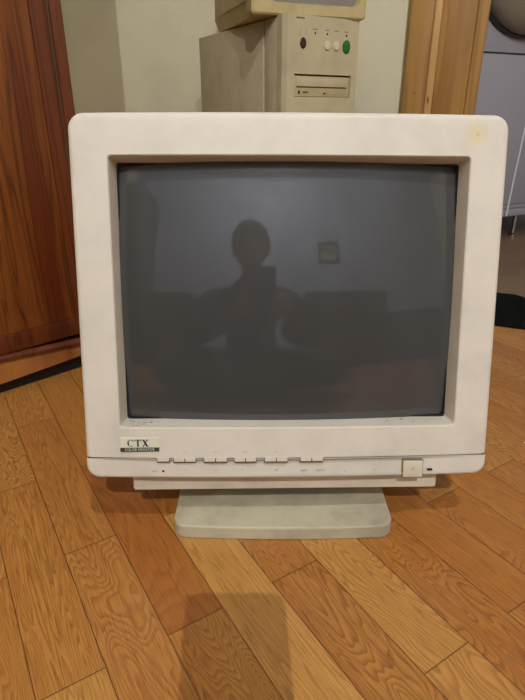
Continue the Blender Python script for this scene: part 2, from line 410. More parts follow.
# power button
y = bow(.1295); bm = bmesh.new()
yaw_b = Matrix.Rotation(0, 4, 'Z')
box(bm, .1186, .1405, y-.0006, y+.004, -.0026, .0168, .0004, 1, 1)
box(bm, .1194, .1397, y-.0015, y+.003, -.0018, .0160, .0006, 2, 0)
pb = onpanel('power_button', bm, [M['button'], newmat('button_gap', (120,105,78), .7)])
bm = bmesh.new(); t = 24
loft(bm, [[(.1295+.0017*math.cos(2*PI*i/t), y-.0014, .0072+.0019*math.sin(2*PI*i/t)) for i in range(t)], [(.1295+.0017*math.cos(2*PI*i/t), y-.0017, .0072+.0019*math.sin(2*PI*i/t)) for i in range(t)]])
onpanel('power_symbol', bm, M['print'], pb)
bm = bmesh.new(); y = bow(.148); box(bm, .1452, .1508, y-.0004, y+.002, .0045, .0063, .0003, 1); onpanel('indicator_light', bm, M['led'])
bm = bmesh.new(); y = bow(.1286); disc(bm, -.1286, y+.001, .0068, .0011, .0011, .0013, 16, .0002); onpanel('microphone_hole', bm, M['led'])
# faint printed symbols over and under the buttons
for x, z, wd in ((-.1375,.0068,.006),(-.106,.0275,.0042),(-.0745,.0275,.0042),(-.044,.0275,.0042),(-.0125,.0275,.0042),(-.106,.0085,.0014),(-.0745,.0085,.0014),(-.047,.0085,.0014),(-.012,.0085,.003),(.0165,.0075,.007),(.033,.0075,.009),(.0587,.0062,.002),(.0891,.0068,.002)):
    y = bow(x); h_ = .0011; bm = bmesh.new(); nseg = max(1, int(wd/.0012))
    box(bm, x-wd/2, x+wd/2, y-.00008, y+.0005, z-.0001, z+.0001)
    for q in range(nseg): box(bm, x-wd/2+q*wd/nseg, x-wd/2+(q+.7)*wd/nseg, y-.00016, y+.0005, z-h_/2*(1 if q % 2 else .7), z+h_/2)
    onpanel('printed_mark', bm, M['print'], cpn, None)
# badge: a silver plate with a dark foot strip
bx0, bx1, bz0, bz1 = -.1715, -.1318, .0284, .0428
yb = bow(-.15)-.0008
bm = bmesh.new(); box(bm, bx0, bx1, yb-.0006, yb+.0025, bz0, bz1, .0003, 1); bd = head(link('name_badge', bm, M['badge'], mon))
bm = bmesh.new(); box(bm, bx0+.0001, bx1-.0001, yb-.00075, yb, bz0+.0001, bz0+.0043); o = link('dark_strip', bm, M['badge_dark'], bd); o.matrix_local = ID
bm = text_bm('COLOR MONITOR', .0036); bmesh.ops.translate(bm, verts=bm.verts[:], vec=((bx0+bx1)/2, yb-.0009, bz0+.0021))
o = link('small_lettering', bm, M['badge'], bd); o.matrix_local = ID
def serif(bm, ch, x, z, h):
    s = h
    def poly(ps):
        loft(bm, [[(x+a*s, yb-.0009, z+b*s) for a, b in ps], [(x+a*s, yb-.0005, z+b*s) for a, b in ps]])
    if ch == 'T':
        poly([(.32,0),(.62,0),(.62,.07),(.32,.07)]); poly([(.35,.05),(.59,.05),(.59,.95),(.35,.95)]); poly([(.0,.9),(.94,.9),(.94,1),(.0,1)])
        poly([(.0,.72),(.06,.72),(.14,.92),(0,.92)]); poly([(.94,.72),(.88,.72),(.80,.92),(.94,.92)])
    if ch == 'X':
        poly([(.04,1),(.34,1),(.90,0),(.60,0)]); poly([(.83,1),(.68,1),(.09,0),(.24,0)])
        for a, b in ((0,.38),(.62,.92)): poly([(a,.93),(b,.93),(b,1),(a,1)])
        for a, b in ((0,.32),(.54,.96)): poly([(a,0),(b,0),(b,.07),(a,.07)])
    if ch == 'C':
        N = 22; a0, a1 = math.radians(42), math.radians(318)
        for i in range(N):
            t0 = a0+(a1-a0)*i/N; t1 = a0+(a1-a0)*(i+1)/N
            def th(t): return .09+.14*max(0, -math.cos(t))
            q = []
            for t_, k_ in ((t0, 0), (t1, 0), (t1, 1), (t0, 1)):
                ro_ = .5-(th(t_) if k_ else 0); q.append((.46+ro_*.92*math.cos(t_), .5+(.5-(.055 if k_ else 0) if True else 0)*math.sin(t_)*(1 if not k_ else .98)))
            poly(q)
        poly([(.78,.66),(.84,.66),(.84,.98),(.79,.98),(.72,.86)])
bm = bmesh.new(); hh = .0072; zz = bz0+.0055
serif(bm, 'C', -.1640, zz, hh); serif(bm, 'T', -.1567, zz, hh); serif(bm, 'X', -.1492, zz, hh)
o = link('lettering', bm, M['badge_dark'], bd); o.matrix_local = ID
# housing behind the bezel
bm = bmesh.new(); rings = []
for dep, hw, zb, zt, r in ((.050,.196,.006,.347,.012),(.075,.194,.006,.345,.014),(.120,.186,.010,.336,.02),(.20,.165,.024,.315,.03),(.30,.135,.045,.285,.035),(.37,.120,.058,.265,.035),(.385,.112,.066,.257,.03)):
    rings.append([(x, dep, z) for x, z in rrect(-hw, hw, zb, zt, r, 12, 5)])
loft(bm, rings)
for q in range(16):                                                # ventilation ribs on the top
    box(bm, -.09+q*.012, -.085+q*.012, .14, .27, .296, .300+.0*q) if False else None
rh = head(link('rear_housing', bm, M['tray'], mon, 35))
bm = bmesh.new()
for q in range(18):
    x = -.102+q*.012; tp = lambda d: .336+(d-.12)*(-.021/.08)+.0006
    vs = [(x, .125, tp(.125)), (x+.005, .125, tp(.125)), (x+.005, .195, tp(.195)), (x, .195, tp(.195))]
    loft(bm, [[(a, b, c_-.002) for a, b, c_ in vs], vs])
head(link('vent_slots', bm, M['groove'], mon))
# tray under the housing
bm = bmesh.new(); prof = [(.0155,-.0217),(.060,-.0217),(.29,.028),(.29,.062),(.0155,.012)]
N = 10
def trp(x, ins): return [(x, d+(ins if i in (0, 4) else 0), z+(ins if i in (0, 1) else 0)) for i, (d, z) in enumerate(prof)]
loft(bm, [trp(-.1645, .0015), trp(-.1625, 0), trp(.1605, 0), trp(.1625, .0015)])
head(link('lower_tray', bm, M['tray'], mon, 30))
# swivel base: plate with bowed front and a low turntable
bm = bmesh.new()
def plate(i, z):
    P = []
    for x, y_ in rrect(-.1200+i, .1185-i, -.0095+i, .232-i, (.014, .014, .03, .03), 14, 6):
        b_ = -.004*(1-(x/.118)**2) if y_ < .1 else 0
        P.append((x-.0035, y_+b_, z))
    return P
loft(bm, [plate(.001, 0), plate(0, .0015), plate(.0002, .0148), plate(.0007, .0160), plate(.0018, .0165), plate(.03, .0166)])
bp = link('base_plate', bm, M['base'], mon, 20)
bm = bmesh.new(); lathe(bm, [(.060,.0160),(.062,.021),(.075,.028),(.080,.034),(.078,.040),(.055,.048)], (0, .128, 0), 40)
link('swivel_turntable', bm, M['base'], mon, 35)

# loose dust and crumbs on the lower ledge of the bezel
bm = bmesh.new(); hm = Matrix.Translation((.0265, .4526, 0)) @ HM
for q in range(46):
    x = random.choice([random.uniform(.10, .168), random.uniform(-.168, -.13), random.uniform(-.16, .16)]); d = random.uniform(.002, .013)
    r_ = random.uniform(.0002, .0008)
    t = bmesh.new(); bmesh.ops.create_icosphere(t, subdivisions=1, radius=r_)
    zsurf = .0523+(.0570-.0523)*min(1, (d+.0)/.0185)
    merge(bm, t, 0, hm @ Matrix.Translation((x, d, zsurf+r_*.8)) @ Matrix.Diagonal((1.6, 1, .8, 1)))
for q in range(7):                                                 # fine hairs
    x = random.choice([-.155, -.145, -.135, .13, -.04]); z = .0535
    p = [hm @ Vector((x+t_*random.uniform(.003, .008), .008, z+t_*.004*random.random())) for t_ in (0, .5, 1)]
    tube(bm, p, .00012, 4)
tag(link('dust', bm, M['crumb']), 'specks of dust and hair on the lower ledge below the dark screen', 'dust', kind='stuff')

# ------------------------------------------------------------------ computer tower at the wall
tw = thing('computer_tower', 'tall beige computer tower with green round button standing by the back wall', 'computer tower', (.0529, 1.4607, 0), (0, 0, math.atan2(.1173, .2012)))
TW, TD, TH = .233, .50, .637
bm = bmesh.new(); box(bm, .001, TW-.001, .1030, TD, .012, TH-.002, .003)
link('steel_case', bm, M['tower_case'], tw, 40)
bm = bmesh.new(); box(bm, .001, TW-.001, .034, .0975, .012, TH-.001, .003)
cf = link('front_collar', bm, M['tower_case'], tw, 40)
bm = bmesh.new(); box(bm, .006, TW-.006, .092, .110, .016, TH-.008); link('seam_gap', bm, M['black'], tw)
bm = bmesh.new()                                                   # bezel with chamfered left edge and a drive opening
prof_x = [(.0, .034), (.0, .012), (.008, .0), (TW-.008, .0), (TW, .012), (TW, .034)]
def pr(z): return [(x, y_, z) for x, y_ in prof_x]
bays = (.4600, .5115); bx = (.030, .208)
loft(bm, [pr(.010), pr(.4600)]); loft(bm, [pr(.5115), pr(TH)])
prism(bm, [(.0, .034), (.0, .012), (.008, .0), (bx[0], 0), (bx[0], .034)], .4600, .5115); prism(bm, [(bx[1], .034), (bx[1], 0), (TW-.008, .0), (TW, .012), (TW, .034)], .4600, .5115)
bmesh.ops.remove_doubles(bm, verts=bm.verts[:], dist=1e-5)
tf = link('front_bezel', bm, M['tower_front'], tw, 30)
bm = bmesh.new(); box(bm, bx[0], bx[1], .012, .03, .459, .5125); link('bay_gap', bm, M['black'], tw)
bm = bmesh.new()
box(bm, bx[0]+.002, bx[1]-.002, .003, .011, .461, .5075, .001)
dv = link('optical_drive', bm, M['drive'], tw, 40)
bm = bmesh.new(); box(bm, bx[0]+.008, bx[1]-.012, .0005, .004, .4835, .5035, .0012); link('disc_tray', bm, M['tower_front'], dv, 40)
bm = bmesh.new(); box(bm, bx[0]+.008, bx[1]-.012, .0022, .004, .4812, .4833); link('tray_slot', bm, M['rim'], dv)
bm = bmesh.new(); disc(bm, bx[0]+.017, .0032, .4705, .003, .0045, .001, 16, .0003); link('headphone_socket', bm, M['black'], dv)
bm = bmesh.new()
for q in range(4): box(bm, bx[0]+.028+q*.0045, bx[0]+.0315+q*.0045, .0026, .0032, .4685, .4725)
link('printed_logo', bm, M['rim'], dv)
for x in (.122, .134, .15):
    bm = bmesh.new(); box(bm, x, x+.007, .0015, .0035, .4665, .4705, .0006); link('drive_button', bm, M['rim'] if x < .125 else M['drive'], dv, 40)
bm = bmesh.new(); box(bm, .044, .190, -.0006, .001, .025, .40, .0005); 
bm.free(); bm = bmesh.new(); disc(bm, .0535, .0005, .5785, .0095, .0125, .002, 28, .001); link('key_lock', bm, newmat('brown_lock', (48,30,20), .4), tw, 40)
for x in (.126, .1545):
    bm = bmesh.new(); disc(bm, x, .001, .5765, .009, .0105, .005, 28, .002); link('round_button', bm, M['white_btn'], tw, 40)
bm = bmesh.new(); disc(bm, .1865, .001, .5765, .0118, .0155, .005, 32, .002); o = link('power_button', bm, M['green'], tw, 40); o['label'] = 'green oval power button'
for x in (.089, .1255, .1855):
    bm = bmesh.new(); disc(bm, x, .0005, .6015, .0024, .0024, .001, 14, .0003); link('indicator_light', bm, M['led'], tw, 40)
gp = newmat('grey_print', (120,110,85), .6)
for x, z, wd in ((.089,.6095,.015),(.1255,.6095,.013),(.1545,.6095,.012),(.1855,.6095,.014)):
    bm = bmesh.new(); box(bm, x-wd/2, x+wd/2, -.0001, .001, z-.0003, z+.0003)
    for q in range(4): box(bm, x-wd/2+q*wd/4, x-wd/2+(q+.72)*wd/4, -.0002, .001, z-.0012, z+.0012)
    link('printed_mark', bm, gp, tf)
for x in (.0455, .0615):
    bm = bmesh.new(); box(bm, x-.0004, x+.0004, -.0002, .001, .592, .612); link('printed_mark', bm, gp, tf)
bm = bmesh.new()
for q in range(5): box(bm, .033+q*.0048, .033+(q+.8)*.0048, -.0002, .001, .6292, .6325)
link('maker_mark', bm, M['rim'], tw)

# ------------------------------------------------------------------ small monitor on the tower
mg = math.radians(20)
om = thing('small_monitor', 'yellowed beige monitor with grey screen resting on top of the computer tower', 'monitor', (-.0249, 1.4743-.012, TH), (0, 0, math.atan2(1.578-1.4743, .2815)))
OW = .305
bm = bmesh.new()
loft(bm, [[(x, y_, z) for x, z in rrect(0+i, OW-i, .0+i, .27-i, .008, 8, 4)] for y_, i in ((.05, .004), (.04, 0), (.004, 0), (.0, .004))], True, False)
# front ring with recess
o1 = rrect(.004, OW-.004, .004, .266, .006, 8, 4); o2 = rrect(.048, OW-.020, .025, .246, .014, 8, 4); o3 = rrect(.052, OW-.024, .029, .241, .012, 8, 4)
loft(bm, [[(x, 0, z) for x, z in o1], [(x, 0, z) for x, z in o2], [(x, .012, z) for x, z in o3]], False, False)
bmesh.ops.remove_doubles(bm, verts=bm.verts[:], dist=1e-5)
link('bezel', bm, M['old_mon'], om, 30)
bm = bmesh.new(); loft(bm, [[(x, .012, z) for x, z in o3], [(x, .007, z) for x, z in rrect(.09, OW-.08, .085, .195, .02, 8, 4)]], True, True); link('screen', bm, M['grey_screen'], om, 40)
bm = bmesh.new(); rings = []
for y_, i, zb in ((.045,.003,.002),(.10,.003,.002),(.22,.004,.002),(.36,.012,.004),(.375,.02,.012)):
    rings.append([(x, y_, z) for x, z in rrect(i, OW-i-max(0, y_-.1)*.3, zb+.030, .262-i*.8-max(0, y_-.1)*.25, (.003, .003, .02, .02), 8, 4)])
loft(bm, rings); link('rear_housing', bm, M['old_mon'], om, 35)
bm = bmesh.new(); loft(bm, [[(x, y_, .0) for x, y_ in ((.016,.05),(.27,.05),(.20,.35),(.020,.35))], [(x, y_, .034) for x, y_ in ((.0045,.045),(OW-.006,.045),(OW-.09,.36),(.010,.36))]])
link('bottom_tray', bm, M['old_mon'], om, 30)

# ------------------------------------------------------------------ corner cupboard, left
wd_ = thing('wooden_cupboard', 'red-brown wooden cupboard with panelled door standing at the left on the parquet', 'cupboard', (-.4295, .7623, 0), (0, 0, math.atan2(.0968, .1004)))
HT = 1.85; XL0, XR0 = -.52, .194
bm = bmesh.new()
box(bm, XL0+.002, XR0-.002, .012, .40, .045, HT-.02, .002); link('carcass', bm, M['ward_red'], wd_)
bm = bmesh.new(); box(bm, .1745, XR0, -.004, .014, .055, HT-.02, .004, 3); link('right_stile', bm, M['ward_red'], wd_, 40)
bm = bmesh.new(); box(bm, XL0, XL0+.022, -.004, .014, .055, HT-.02, .004, 3); link('left_stile', bm, M['ward_red'], wd_, 40)
bm = bmesh.new(); tube(bm, [(.1712, -.001, z) for z in (.07, .6, 1.2, HT-.03)], .0028, 8); link('bead_strip', bm, M['brass'], wd_, 40)
door = bmesh.new()
box(door, .143, .1685, -.010, .010, .070, HT-.04, .002, 2); box(door, XL0+.026, XL0+.085, -.010, .010, .070, HT-.04, .002, 2)
box(door, XL0+.085, .143, -.0098, .010, .070, .100, .002, 2); box(door, XL0+.085, .143, -.010, .010, HT-.13, HT-.04, .002, 2)
dr = link('door', door, M['ward_red'], wd_, 40)
bm = bmesh.new(); box(bm, XL0+.083, .1440, -.0085, .008, .099, HT-.129, .003, 3); link('door_panel', bm, M['ward'], dr, 40)
bm = bmesh.new(); lathe(bm, [(.006,0),(.006,.008),(.013,.014),(.014,.02),(.008,.026)], (0,0,0), 20)
bmesh.ops.transform(bm, matrix=Matrix.Translation((.155, -.010, .95)) @ Matrix.Rotation(PI/2, 4, 'X'), verts=bm.verts[:]); link('door_knob', bm, M['brass'], dr, 40)
# bottom rail, a little arched towards the right, with moulding on top
bm = bmesh.new(); N = 16
fr = []
for i in range(N+1):
    x = XL0+(XR0-XL0)*i/N
    t_ = (x+.0)/.15; zb = .0215+max(0, min(1, t_))*.0075
    if x < -.2: zb = .0215
    fr.append((x, zb, .0600-.0115*max(0, min(1, t_))))
for y0, y1 in ((-.008, .014),):
    T = [[bm.verts.new(p) for p in ((x, y0, a), (x, y0, b_), (x, y1, b_), (x, y1, a))] for x, a, b_ in fr]
    for p_, q_ in zip(T, T[1:]):
        for i in range(4): bm.faces.new((p_[i], p_[(i+1) % 4], q_[(i+1) % 4], q_[i]))
    bm.faces.new(T[0]); bm.faces.new(T[-1])
link('bottom_rail', bm, M['ward_light'], wd_, 30)
bm = bmesh.new()
for a, b_ in zip(fr, fr[1:]):
    pa = [(a[0], y_, a[2]+z) for y_, z in ((-.012, .001), (-.012, .006), (-.006, .0115), (.012, .0115), (.012, .001))]
    pb_ = [(b_[0], y_, b_[2]+z) for y_, z in ((-.012, .001), (-.012, .006), (-.006, .0115), (.012, .0115), (.012, .001))]
    loft(bm, [pa, pb_])
link('base_moulding', bm, M['ward_red'], wd_, 30)
bm = bmesh.new(); box(bm, XL0+.03, XR0-.005, .006, .015, .0, .050, .001); link('plinth_or_shade_board', bm, M['black'], wd_)  # added black board standing in for the shadow under the rail
for x in (XL0+.002, XR0-.036):
    for y_ in (.016, .36):
        bm = bmesh.new(); box(bm, x, x+.034, y_, y_+.034, 0, .046, .002); link('foot', bm, M['dark_wood'], wd_)
bm = bmesh.new(); box(bm, XL0-.012, XR0+.012, -.02, .41, HT-.02, HT+.012, .006, 3); link('cornice', bm, M['ward_red'], wd_, 40)

# ------------------------------------------------------------------ white machine in the kitchen
wm = thing('washing_machine', 'white washing machine, greyed for the dim light, with big round door in the next room, seen past the doorway', 'washing machine', (.877, 1.947, 0), (0, 0, math.atan2(.041, .091)))
x0, x1 = -.247, .36
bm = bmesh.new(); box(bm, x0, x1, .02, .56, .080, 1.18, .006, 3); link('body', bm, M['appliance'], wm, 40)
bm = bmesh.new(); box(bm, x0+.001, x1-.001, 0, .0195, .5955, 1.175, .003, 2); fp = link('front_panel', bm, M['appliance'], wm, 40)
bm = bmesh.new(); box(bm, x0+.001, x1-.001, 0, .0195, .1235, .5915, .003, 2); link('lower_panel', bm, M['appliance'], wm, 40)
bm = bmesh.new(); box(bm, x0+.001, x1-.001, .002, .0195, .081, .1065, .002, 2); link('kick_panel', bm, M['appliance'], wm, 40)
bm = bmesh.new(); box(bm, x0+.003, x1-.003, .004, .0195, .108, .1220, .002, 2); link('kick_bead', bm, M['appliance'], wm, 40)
bm = bmesh.new(); tube(bm, [(.0, -.004, .083), (.004, -.004, .2), (.0131, -.004, .392), (.016, -.004, .59)], .0035, 8); o = link('vertical_bead', bm, newmat('white_bead', (205,205,210), .4), wm, 40)
bm = bmesh.new()
def rg(r, y_, n=48): return [(-.075+r*math.cos(2*PI*i/n), y_, .880+r*math.sin(2*PI*i/n)) for i in range(n)]
loft(bm, [rg(.246, .0), rg(.246, -.012), rg(.241, -.018), rg(.236, -.014)], True, True); dd = link('round_door', bm, M['rim'], wm, 40)
bm = bmesh.new(); loft(bm, [rg(.238, -.010), rg(.237, -.030), rg(.228, -.045), rg(.20, -.060), rg(.13, -.072), rg(.05, -.076)], True, True); link('door_glass', bm, M['door_glass'], dd, 40)
for x in (x0+.04, .088, x1-.06):
    for y_ in ((.03, .5) if x != .088 else (.03,)):
        bm = bmesh.new(); lathe(bm, [(.017,0),(.018,.006),(.008,.012),(.008,.081)], (x, y_, 0), 16); link('foot', bm, M['chrome'], wm, 40)

# ------------------------------------------------------------------ black mat on the threshold
bm = bmesh.new()
c00, c10, c11, c01 = Vector((.20+.12, 1.16+.0)), Vector((.93, .915)), Vector((.93, 1.06)), Vector((.45, 1.40))
near = [(.425,1.105),(.504,1.0713),(.559,1.048),(.66,1.010),(.80,.965),(.93,.92)]
far = [(.50,1.39),(.600,1.312),(.652,1.257),(.74,1.205),(.86,1.165),(.97,1.13)]
nu, nv = 50, 14; G = []
def lerpl(L, t):
    f = t*(len(L)-1); i = min(int(f), len(L)-2); q = f-i; return (L[i][0]*(1-q)+L[i+1][0]*q, L[i][1]*(1-q)+L[i+1][1]*q)
for i in range(nu+1):
    a, b_ = lerpl(near, i/nu), lerpl(far, i/nu); rw = []
    for j in range(nv+1):
        t_ = j/nv; z = .007+.0025*math.sin(i*.5+j*.4)+.002*math.sin(i*.23)*(1-t_)
        if j in (0, nv) or i in (0, nu): z -= .004
        rw.append((a[0]*(1-t_)+b_[0]*t_, a[1]*(1-t_)+b_[1]*t_, z))
    G.append(rw)
V = [[bm.verts.new(p) for p in r_] for r_ in G]
for i in range(nu):
    for j in range(nv): bm.faces.new((V[i][j], V[i+1][j], V[i+1][j+1], V[i][j+1]))
bd_ = [(i, 0) for i in range(nu+1)]+[(nu, j) for j in range(1, nv+1)]+[(i, nv) for i in range(nu-1, -1, -1)]+[(0, j) for j in range(nv-1, 0, -1)]
lo = [bm.verts.new((G[i][j][0], G[i][j][1], 0.0005)) for i, j in bd_]
for q in range(len(bd_)):
    a, b_ = bd_[q], bd_[(q+1) % len(bd_)]; bm.faces.new((V[a[0]][a[1]], V[b_[0]][b_[1]], lo[(q+1) % len(lo)], lo[q]))
bm.faces.new(lo)
tag(link('door_mat', bm, M['cloth_black'], None, 50), 'black fabric mat lying across the doorway at the right', 'mat')
# white fleck on the parquet
bm = bmesh.new(); bmesh.ops.create_icosphere(bm, subdivisions=2, radius=.0017)
for v in bm.verts: v.co.z *= .6; v.co.x *= 1+.2*math.sin(v.co.y*3000)
tag(link('crumb', bm, M['white_crumb'], None, 60, (.3665, .6235, .001)), 'tiny white crumb on the parquet right of the large monitor', 'crumb')

# ------------------------------------------------------------------ the person holding the phone (seen in the dark screen) and the far side of the room
def skin_bm(verts, edges, radii, sub=2):
    me = bpy.data.meshes.new('s'); me.from_pydata(verts, edges, []); ob = bpy.data.objects.new('s', me); COL.objects.link(ob)
    md = ob.modifiers.new('s', 'SKIN'); md.use_smooth_shade = True; md.branch_smoothing = .6
    lay = me.skin_vertices[0] if me.skin_vertices else None
    if lay is None:
        bm0 = bmesh.new(); bm0.from_mesh(me); bm0.verts.layers.skin.verify(); bm0.to_mesh(me); bm0.free(); lay = me.skin_vertices[0]
    for i, r in enumerate(radii):
        lay.data[i].radius = r if isinstance(r, tuple) else (r, r); lay.data[i].use_root = (i == 0)
    ob.modifiers.new('d', 'SUBSURF').levels = sub
    dg = bpy.context.evaluated_depsgraph_get(); m2 = bpy.data.meshes.new_from_object(ob.evaluated_get(dg))
    bm = bmesh.new(); bm.from_mesh(m2); bpy.data.objects.remove(ob); return bm
PX = -.045
person = thing('person', 'person in dark sweater sitting cross-legged with a raised phone, mirrored in the dark screen', 'person', (PX, -.62, 0))
OFF = Matrix.Translation((-PX, .62, 0))
cP, sP = math.cos(PITCH), math.sin(PITCH)
def PH(x, u, o): return (x, u*sP+o*cP, .42+u*cP-o*sP)              # phone frame: across, up, forward
hips = (PX, -.74, .125); belly = (PX, -.70, .24); chest = (PX, -.64, .36); upper = (PX, -.575, .45); neck = (PX, -.525, .53); skull = (PX, -.50, .60)
V_ = [hips, belly, chest, upper, neck, skull]; Rr = [(.15,.11), (.13,.095), (.145,.10), (.10,.075), .052, .055]; Ed = [(0,1),(1,2),(2,3),(3,4),(4,5)]
def add(p, r, par): V_.append(p); Rr.append(r); Ed.append((par, len(V_)-1)); return len(V_)-1
arms = {}
for sg, ex in ((-1, -.032), (1, .043)):
    s1 = add((PX+sg*.15, -.555, .445), .058, 3); s2 = add((PX+sg*.205, -.42, .36), .047, s1); s3 = add((PX+sg*.215, -.33, .25), .040, s2)
    s4 = add((PX+sg*.15, -.20, .262), .034, s3); wr_ = add(PH(ex+sg*.055, -.165, -.10), .024, s4); pm = add(PH(ex+sg*.040, -.115, -.055), (.028,.022), wr_)
    arms[sg] = (s1, s2, s3, s4, wr_)
    h1 = add((PX+sg*.10, -.70, .115), .10, 0); h2 = add((PX+sg*.26, -.52, .125), .080, h1); h3 = add((PX+sg*.37, -.36, .11), .064, h2)
    h4 = add((PX+sg*.17, -.27, .07 if sg < 0 else .10), .050, h3); h5 = add((PX-sg*.05, -.25-.09*(sg > 0), .05 if sg < 0 else .06), .036, h4); add((PX-sg*.15, -.27-.09*(sg > 0), .04), .032, h5)
bare = {4, 5}
for s_ in (-1, 1): bare |= {arms[s_][4], arms[s_][4]+1}
Rb = [r_ if i in bare else (tuple(q*.74 for q in r_) if isinstance(r_, tuple) else r_*.74) for i, r_ in enumerate(Rr)]
Rb[3] = (.045, .04)
for s_ in (-1, 1): Rb[arms[s_][0]] = .034
body = skin_bm(V_, Ed, Rb, 2)
for sg, ex in ((-1, -.032), (1, .043)):
    for i, L in enumerate((.94, 1.0, .95, .8)):                    # four fingers behind the phone, a thumb in front
        u = -.078-.0175*i
        p = [PH(ex+sg*.040, u*.6-.045, -.05), PH(ex+sg*.026, u, -.030), PH(ex+sg*.017, u, -.004), PH(ex+sg*.004, u, .0065), PH(ex-sg*.022*L, u+.002, .0065)]
        merge(body, skin_bm(p, [(0,1),(1,2),(2,3),(3,4)], [.011, .0095, .0085, .0080, .0068], 1))
    p = [PH(ex+sg*.042, -.135, -.062), PH(ex+sg*.028, -.120, -.045), PH(ex+sg*.010, -.100, -.026), PH(ex-sg*.010, -.082, -.0225)]
    merge(body, skin_bm(p, [(0,1),(1,2),(2,3)], [.015, .012, .010, .0085], 1))
# head with brow, nose, mouth, chin and ears
hd = bmesh.new(); bmesh.ops.create_uvsphere(hd, u_segments=40, v_segments=28, radius=1)
for v in hd.verts:
    x, y, z = v.co
    X, Y, Z = x*.076, y*.096, z*.115
    if z < 0: X *= 1-.28*(-z)**1.4; Y = Y*(1-.18*(-z))+(.012*(-z) if y > 0 else 0)
    if y > 0:
        Y += .024*math.exp(-(x/.13)**2)*math.exp(-((z+.16)/.17)**2)          # nose
        for e in (-1, 1): Y -= .012*math.exp(-((x-e*.38)/.16)**2)*math.exp(-((z-.08)/.11)**2)
        Y += .006*math.exp(-((z-.25)/.09)**2)*math.exp(-(x/.6)**2)
        Y += .006*math.exp(-(x/.28)**2)*math.exp(-((z+.48)/.06)**2)-.004*math.exp(-(x/.3)**2)*math.exp(-((z+.50)/.018)**2)
        Y += .008*math.exp(-(x/.3)**2)*math.exp(-((z+.82)/.14)**2)
    v.co = (X, Y, Z)
for e in (-1, 1):
    ear = bmesh.new(); bmesh.ops.create_uvsphere(ear, u_segments=14, v_segments=10, radius=1)
    merge(hd, ear, 0, Matrix.Translation((e*.078, -.006, -.006)) @ Matrix.Rotation(e*.3, 4, 'Z') @ Matrix.Diagonal((.009, .018, .030, 1)))
HD = Matrix.Translation((PX, -.480, .655)) @ Matrix.Rotation(math.radians(-22), 4, 'X')
merge(body, hd, 0, HD)
bmesh.ops.transform(body, matrix=OFF, verts=body.verts[:]); bo = link('body', body, M['skin'], person)
for p in bo.data.polygons: p.use_smooth = True
for e in (-1, 1):
    bm = bmesh.new(); bmesh.ops.create_uvsphere(bm, u_segments=14, v_segments=10, radius=.0115)
    bmesh.ops.transform(bm, matrix=OFF @ HD @ Matrix.Translation((e*.029, .0755, .010)), verts=bm.verts[:]); link('eye', bm, newmat('eye_white', (225,222,215), .2), person, 60)
    bm = bmesh.new(); bmesh.ops.create_uvsphere(bm, u_segments=12, v_segments=8, radius=.0055)
    bmesh.ops.transform(bm, matrix=OFF @ HD @ Matrix.Translation((e*.029, .0828, .009)), verts=bm.verts[:]); link('iris', bm, M['hair'], person, 60)
hr = bmesh.new(); bmesh.ops.create_uvsphere(hr, u_segments=40, v_segments=28, radius=1)
for v in hr.verts:
    x, y, z = v.co; k_ = 1+.03*math.sin(9*x+7*z)+.02*math.sin(17*y)
    v.co = (x*.090*k_, y*.106*k_-.010, z*.112*k_+.022)
bmesh.ops.bisect_plane(hr, geom=hr.verts[:]+hr.edges[:]+hr.faces[:], plane_co=(0, .02, .028), plane_no=(0, .62, -.78), clear_outer=True)
bmesh.ops.holes_fill(hr, edges=hr.edges[:])
bmesh.ops.transform(hr, matrix=OFF @ HD, verts=hr.verts[:]); link('hair', hr, M['hair'], person, 60)
def sub(idx, extra, mname, name):                                   # clothes follow the same skeleton, a little larger
    mp = {j: i for i, j in enumerate(idx)}
    vs_ = [V_[j] for j in idx]; rs = [tuple(q+extra for q in Rr[j]) if isinstance(Rr[j], tuple) else (Rr[j]+extra,)*2 for j in idx]
    es = [(mp[a], mp[b]) for a, b in Ed if a in mp and b in mp]
    bm = skin_bm(vs_, es, rs, 2); bmesh.ops.transform(bm, matrix=OFF, verts=bm.verts[:])
    o = link(name, bm, M[mname], person)
    for p in o.data.polygons: p.use_smooth = True
up = [2, 1, 0, 3, 4]+[i for s_ in (-1, 1) for i in arms[s_]]
sub(up, .012, 'sweater', 'sweater')
low = [0, 1]+[i for i in range(6, len(V_)) if i not in arms[-1] and i not in arms[1] and V_[i][1] < -.2 and V_[i][2] < .2]
sub(low, .009, 'jeans', 'trousers')
ph = thing('phone', 'black phone held up in both hands, seen only as a shadow and a reflection', 'phone', (0, 0, .42), (-PITCH, 0, 0))
bm = bmesh.new(); loft(bm, [[(x, -.0125+d, z) for x, z in rrect(-.032+i, .043-i, -.147+i, .013-i, .010, 6, 5)] for d, i in ((0, .0015), (.0015, 0), (.0075, 0), (.009, .0015))]); link('phone_case', bm, M['phone'], ph, 40)
bm = bmesh.new(); loft(bm, [[(x, -.0130+d, z) for x, z in rrect(-.029, .040, -.143, .009, .008, 6, 5)] for d in (0, .0007)]); link('display', bm, newmat('phone_display', (20,22,26), .1), ph, 40)

